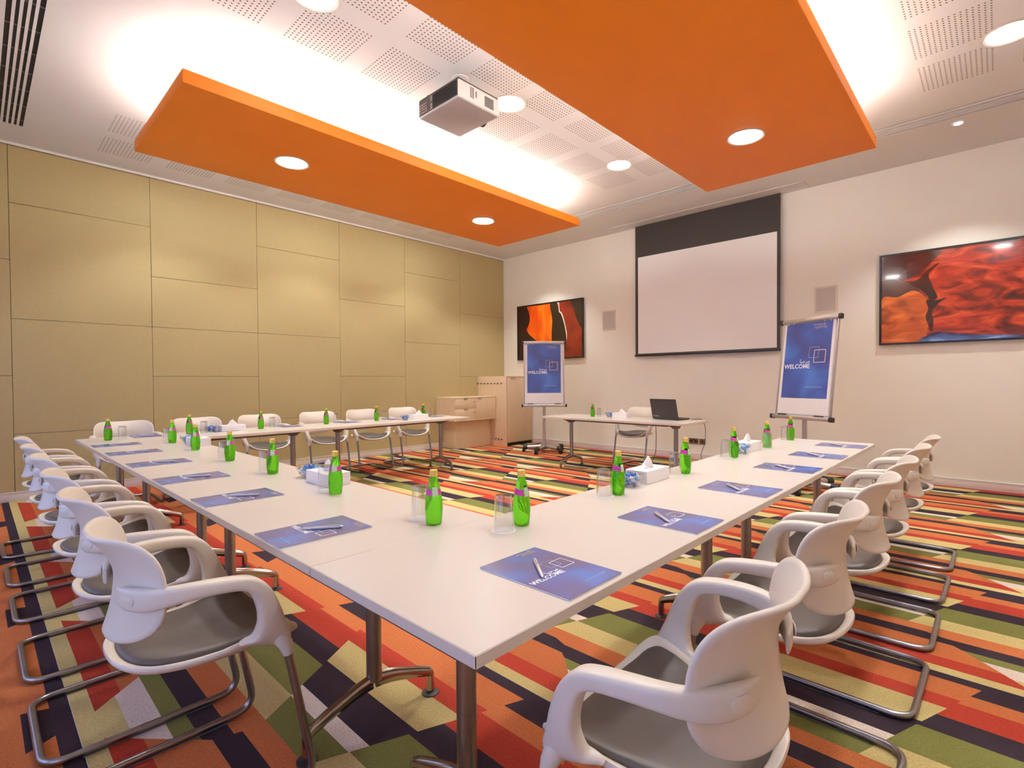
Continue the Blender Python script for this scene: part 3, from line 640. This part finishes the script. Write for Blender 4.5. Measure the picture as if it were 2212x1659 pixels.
# ------------------------------------------------------------------ flip charts
def flipchart(base, face, tilt, zb, label, spin):
    t = tag(empty('flip_chart', (base[0], base[1], 0), face), label, 'flip chart', 'flip charts on wheels')   # local -y faces the viewer
    MB().tube([(0, 0, .11), (0, 0, zb+.25)], .026, 16).build('pole', m_alu, t, smooth=True)
    MB().lathe([(.075, .06), (.08, .10), (.05, .14), (.03, .15), (.0001, .15)], 20).build('hub', m_grey, t, smooth=True)
    for k in range(5):
        a = spin + 2*PI*k/5; c_, s_ = math.cos(a), math.sin(a)
        lg = MB().tube([(c_*.06, s_*.06, .10), (c_*.32, s_*.32, .085)], .033, 12).build('leg', m_alu, t, smooth=True)
        MB().tube([(c_*.30, s_*.30, .088), (c_*.38, s_*.38, .082)], .040, 12).build('end_cap', m_dark, lg, smooth=True)
        for q in (-1, 1): MB().tube([(c_*.365-s_*q*.008, s_*.365+c_*q*.008, .030), (c_*.365-s_*q*.026, s_*.365+c_*q*.026, .030)], .030, 14).build('castor', m_black, lg, smooth=True)
        MB().tube([(c_*.365, s_*.365, .030), (c_*.365, s_*.365, .075)], .010, 8).build('castor_stem', m_black, lg)
    # board: its own frame of reference, x right, y up along the board, z towards the viewer
    bd = empty('board'); bd.parent = t
    bd.matrix_local = Matrix.Translation((0, -.05, zb)) @ Matrix.Rotation(PI/2 - tilt, 4, 'X')
    W_, H_ = .70, 1.12; hw_ = W_/2
    B = lambda n_, mb, m_, **k: mb.build(n_, m_, bd, **k)
    B('panel', MB().box(-hw_, hw_, 0, H_, -.012, 0), m_paper)
    for s in (-1, 1): B('side_rail', MB().box(s*hw_-.009, s*hw_+.009, .02, H_-.02, -.016, .008), m_alu, bev=.003)
    B('top_bar', MB().box(-hw_-.01, hw_+.01, H_-.035, H_+.015, -.02, .028), m_alu, bev=.012)
    B('tray', MB().box(-hw_-.02, hw_+.02, -.03, .012, -.015, .05), m_alu, bev=.008)
    for s in (-1, 1):
        B('end_cap', MB().box(s*(hw_+.028)-.016, s*(hw_+.028)+.016, H_-.04, H_+.02, -.024, .032), m_dark, bev=.010)
        B('end_cap', MB().box(s*(hw_+.032)-.016, s*(hw_+.032)+.016, -.036, .018, -.02, .055), m_dark, bev=.010)
    B('paper_pad', MB().box(-hw_+.02, hw_-.02, .03, H_-.03, .0005, .008), m_paper)
    po_ = B('poster', MB().box(-.295, .295, -.445, .42, 0, .0015), m_blue); po_.location = (0, H_-.46, .0082)
    apply_print(po_, PM_poster, .0018)
    for s in (-1, 1):
        for q in (.20, .27): B('clip', MB().box(s*q-.006, s*q+.006, H_-.048, H_-.033, .01, .02), m_white)
        B('marker', MB().tube([(s*.24-.055, .018, .034), (s*.24+.055, .018, .034)], .008, 8), m_dark, smooth=True)
    return t
flipchart((-5.2, 6.16), YAW - .02, math.radians(6), .83, 'flip chart with blue welcome sheet beside the wardrobe', .55)
flipchart((-.90, 5.72), -.445, math.radians(7), .83, 'flip chart with blue welcome sheet at the end of the right-hand tables', .2)

# ------------------------------------------------------------------ things on the tables
TZ = .743
o6b = ['nearest the camera', 'second from the camera', 'third from the camera', 'fourth from the camera', 'fifth from the camera', 'farthest from the camera']
# bottle
b0 = empty('water_bottle')
prof = [(.0001, .0), (.024, 0), (.028, .006), (.0305, .030), (.0320, .060), (.0310, .085), (.0265, .115), (.0200, .145), (.0150, .163), (.0145, .166), (.0150, .168), (.0135, .172), (.0130, .188), (.0001, .188)]
MB().lathe(prof, 28).build('bottle_glass', m_bottle, b0, smooth=True)
MB().lathe([(.0142, .1755), (.0148, .178), (.0142, .197), (.012, .1985), (.0001, .1985)], 24).build('cap', m_cap, b0, smooth=True)
def wrap(a0, a1, zc, hz, slope, name, m_, off=.0006, n=14):
    def rad(z):
        for (r_a, z_a), (r_b, z_b) in zip(prof, prof[1:]):
            if z_a <= z <= z_b and z_b > z_a: return r_a + (r_b-r_a)*(z-z_a)/(z_b-z_a)
        return .03
    vs_ = []; fs = []
    for i in range(n+1):
        a = a0 + (a1-a0)*i/n
        for k in range(4):
            z = zc + slope*(a-(a0+a1)/2) + hz*(k/1.5-1); r_ = rad(z) + off; vs_.append((r_*math.cos(a), r_*math.sin(a), z))
    for i in range(n):
        for k in range(3): fs.append((i*4+k, (i+1)*4+k, (i+1)*4+k+1, i*4+k+1))
    MB().add(vs_, fs).build(name, m_, b0, smooth=True)
wrap(-.75*PI, -.16*PI, .122, .0105, -.004, 'neck_label', m_pink)
wrap(-.13*PI, .12*PI, .122, .016, 0, 'badge', m_lablime)
wrap(.14*PI, .70*PI, .122, .0105, .004, 'neck_label', m_pink)
# tumbler standing upside down
g0 = empty('drinking_glass')
MB().lathe([(.0330, .0020), (.0345, .003), (.0300, .118), (.0285, .124), (.0275, .124), (.0288, .117), (.0330, .003)], 28, close=True).build('wall', m_glass, g0, smooth=True)
MB().lathe([(.0001, .1135), (.0240, .1135), (.0270, .1165), (.0278, .1235), (.0262, .1250), (.0001, .1240)], 28).build('thick_base', m_glass2, g0, smooth=True)
MB().lathe([(.0001, 0), (.044, 0), (.044, .0012), (.0001, .0018)], 28).build('paper_disc', m_paper, g0)
# folder and pen
f0 = empty('welcome_folder')
cv = MB().prism(rrect(-.1125, .1125, -.157, .157, .004), 0, .0035).build('pages', m_paper, f0)
cv = MB().prism(rrect(-.1135, .1135, -.158, .158, .004), .0036, .0046).build('cover', m_folder, f0)
apply_print(cv, PM_fold, .0048)
p0 = empty('pen')
MB().tube([(0, -.070, .0055), (0, -.058, .0055), (0, .05, .0055), (0, .062, .0055)], [.0012, .0050, .0055, .0050], 12).build('barrel', m_silver, p0, smooth=True)
MB().tube([(0, .0615, .0055), (0, .069, .0055)], .0028, 8).build('button', m_silver, p0, smooth=True)
MB().box(-.0018, .0018, .018, .058, .0108, .0125).build('clip', m_silver, p0)
# tissue box
t0 = empty('tissue_box')
m_tb = mat('tissue_card', (244, 238, 236), .5, var=.008)
MB().box(-.115, .115, -.062, .062, 0, .064).build('box', m_tb, t0, bev=.0015, seg=1)
MB().prism(rrect(-.07, .07, -.022, .022, .02), .0641, .0646).build('opening', m_white, t0)
mb = MB(); R_ = random.Random(3); rows = []
for k in range(6):
    h = k/5; rows.append([(.052*(1-h)**.8*math.cos(a)*(1+.25*math.sin(3*a+k)) + .006*h, .020*(1-h*.75)*math.sin(a)*(1+.3*math.cos(2*a+k)), .064 + .058*h + .004*math.sin(4*a)) for a in [2*PI*j/14 for j in range(14)]])
mb.add([q for r_ in rows for q in r_], [(i*14+j, i*14+(j+1) % 14, (i+1)*14+(j+1) % 14, (i+1)*14+j) for i in range(5) for j in range(14)] + [tuple(70+j for j in range(14))])
mb.build('tissue', m_paper, t0, smooth=True)
# glass bowl
w0 = empty('glass_bowl')
MB().lathe([(.0001, 0), (.030, 0), (.034, .003), (.052, .022), (.064, .050), (.067, .062), (.0655, .062), (.062, .050), (.050, .024), (.032, .006), (.0001, .005)], 32).build('bowl', m_glass, w0, smooth=True)
# wrapped candy
cm = MB().lathe([(.0001, -.009), (.006, -.007), (.0085, 0), (.006, .007), (.0001, .009)], 8)
cm.add([(0, 0, .008), (.008, .003, .016), (.006, -.005, .017), (-.007, .004, .016), (-.006, -.004, .018)], [(0, 1, 2), (0, 2, 4), (0, 4, 3), (0, 3, 1)])
cm.add([(0, 0, -.008), (.008, .003, -.016), (.006, -.005, -.017), (-.007, .004, -.016), (-.006, -.004, -.018)], [(0, 2, 1), (0, 4, 2), (0, 3, 4), (0, 1, 3)])
candy = [cm.mesh('wrapped_candy', m_) for m_ in m_candy]
used = set()
def put(proto, loc, rz, label, cat, group):
    o = proto if proto.name not in used else copy_tree(proto); used.add(proto.name)
    return place(o, loc, rz, label, cat, group)
ROWS = [('left-hand', [(-.789, .492), (-1.546, .497), (-2.32, .51), (-3.036, .51), (-3.852, .52), (-4.556, .525)], [(-.889, .503), (-1.640, .492), (-2.405, .50), (-3.120, .50), (-3.946, .51), (-4.660, .515)],
         [(-1.030, .163), (-1.805, .168), (-2.515, .165), (-3.285, .175), (-4.040, .175), (-4.73, .175)], 0),
        ('right-hand', [(-.544, .697), (-.551, 1.340), (-.556, 2.023), (-.58, 2.788), (-.574, 3.43), (-.58, 4.044)], [(-.538, .600), (-.571, 1.255), (-.570, 1.930), (-.600, 2.70), (-.545, 3.345), (-.600, 3.965)],
         [(-.174, .419), (-.174, 1.106), (-.176, 1.803), (-.178, 2.55), (-.172, 3.20), (-.170, 3.872)], PI/2),
        ('far', [(-5.251, .189), (-5.333, .841), (-5.36, 1.53), (-5.38, 2.29), (-5.37, 2.97), (-5.36, 3.712)], [(-5.241, .291), (-5.30, .96), (-5.36, 1.65), (-5.38, 2.42), (-5.37, 3.09), (-5.36, 3.835)],
         [(-5.42, .50), (-5.43, 1.17), (-5.43, 1.86), (-5.43, 2.60), (-5.43, 3.25), (-5.43, 3.95)], -PI/2)]
o6c = ['at far left', 'second from the left', 'third from the left', 'fourth from the left', 'fifth from the left', 'nearest the cabinets']
for nm, bs_, gs_, fs_, fr in ROWS:
    od = o6c if nm == 'far' else o6b; rowt = 'far row by the olive wall' if nm == 'far' else nm + ' row'
    for k, (x, y) in enumerate(bs_): put(b0, (x, y, TZ+.0001), rnd.uniform(-.3, .3) + {'left-hand': .55, 'right-hand': 1.0, 'far': 2.6}[nm] - .9, 'green water bottle on the %s, %s' % (rowt, od[k]), 'bottle', 'green water bottles')
    for k, (x, y) in enumerate(gs_): put(g0, (x, y, TZ+.0001), 0, 'upturned clear glass on the %s, %s' % (rowt, od[k]), 'glass', 'upturned glasses')
    for k, (x, y) in enumerate(fs_):
        put(f0, (x, y, TZ+.0001), fr + rnd.uniform(-.010, .010), 'blue welcome folder on the %s, %s' % (rowt, od[k]), 'folder', 'blue welcome folders')
        off = {'left-hand': (.012, .022), 'right-hand': (-.024, -.020), 'far': (.03, 0)}[nm]; pr_ = {'left-hand': -.62, 'right-hand': .87, 'far': 2.3}[nm]
        put(p0, (x+off[0], y+off[1], TZ+.0050), pr_ + rnd.uniform(-.08, .08), 'silver pen on the %s, %s' % (rowt, od[k]), 'pen', 'silver pens')
put(b0, (-3.55, 5.32, TZ+.0001), 1.5, "green water bottle on the presenter's table", 'bottle', 'green water bottles')
put(g0, (-3.47, 5.37, TZ+.0001), 0, "upturned clear glass on the presenter's table", 'glass', 'upturned glasses')
BT = [((-1.82, .593), 0, (-2.06, .60), 'the left-hand row near the camera'), ((-4.21, .63), 0, (-4.45, .62), 'the left-hand row near the olive wall'), ((-.62, 1.725), PI/2, (-.605, 1.525), 'the right-hand row near the camera'),
      ((-.635, 3.19), PI/2, (-.60, 2.98), 'the right-hand row near the flip chart'), ((-5.36, 1.24), PI/2, (-5.42, 1.055), 'the far row, left part'), ((-5.20, 3.52), PI/2, (-5.15, 3.27), 'the far row near the cabinets'), ((-3.12, 5.40), 0, (-3.32, 5.40), "the presenter's table")]
for k, (tb_, r, bw, lb) in enumerate(BT):
    put(t0, (tb_[0], tb_[1], TZ+.0001), r, 'white tissue box on ' + lb, 'tissue box', 'white tissue boxes')
    put(w0, (bw[0], bw[1], TZ+.0001), 0, 'clear glass bowl of candies on ' + lb, 'bowl', 'glass candy bowls')
    R_ = random.Random(20+k); spots = []
    for lay, (cnt, rad, z) in enumerate(((5, .022, .016), (8, .034, .032), (8, .040, .048), (3, .015, .056))):
        for i in range(cnt):
            a = 2*PI*(i+.5*lay)/cnt + R_.uniform(-.15, .15); o = obj('wrapped_candy', candy[(i+lay+k) % 3 if R_.random() > .3 else 0], None, (bw[0]+rad*math.cos(a), bw[1]+rad*math.sin(a), TZ+z), (R_.uniform(0, 3), R_.uniform(0, 3), R_.uniform(0, 3)))
            tag(o, 'small wrapped candy in the glass bowl on ' + lb, 'candy', 'candies in the bowl on ' + lb)
# laptop and cables
l = tag(empty('laptop', (-2.47, 5.42, TZ), math.radians(-8)), "black laptop open on the presenter's table", 'laptop')
MB().box(-.20, .20, 0, .25, .004, .022).build('base', m_laptop, l, bev=.004)
MB().box(-.17, .17, .07, .17, .0222, .0235).build('keyboard', m_black, l)
for x in (-.16, .16):
    for y in (.03, .22): MB().box(x-.01, x+.01, y-.01, y+.01, 0, .0045).build('foot', m_black, l)
ld_ = empty('lid'); ld_.parent = l; ld_.matrix_local = Matrix.Translation((0, .004, .024)) @ Matrix.Rotation(math.radians(14), 4, 'X')
MB().box(-.20, .20, -.009, 0, 0, .255).build('lid_shell', m_laptop, ld_, bev=.003)
MB().box(-.185, .185, .0001, .001, .015, .24).build('display', m_black, ld_)
obj('lettering', text_mesh('TOSHIBA', .022, m_alu, .0003), ld_, (-.135, -.0096, .018), (PI/2, 0, 0))
def cable(label, pts, r=.004): return tag(MB().tube(spline(pts, 8, closed=False), r, 6).build('power_cable', m_dark, smooth=True), label, 'cable')
cable("black cable looping down below the presenter's table to the carpet", [(-2.76, 5.665, .735), (-2.745, 5.67, .62), (-2.74, 5.67, .45), (-2.75, 5.67, .27), (-2.80, 5.67, .14), (-2.85, 5.675, .05), (-2.87, 5.68, .006), (-2.88, 5.72, .006)], .0045)
cable("thin black cable hanging from the presenter's table past the wall socket", [(-2.20, 5.60, .749), (-2.15, 5.63, .752), (-2.09, 5.655, .750), (-2.06, 5.70, .66), (-2.10, 5.80, .50), (-2.25, 6.10, .36), (-2.45, 6.45, .18), (-2.60, 6.80, .03), (-2.70, 6.90, .006)], .004)
for o in (b0, g0, f0, p0, t0, w0): pass
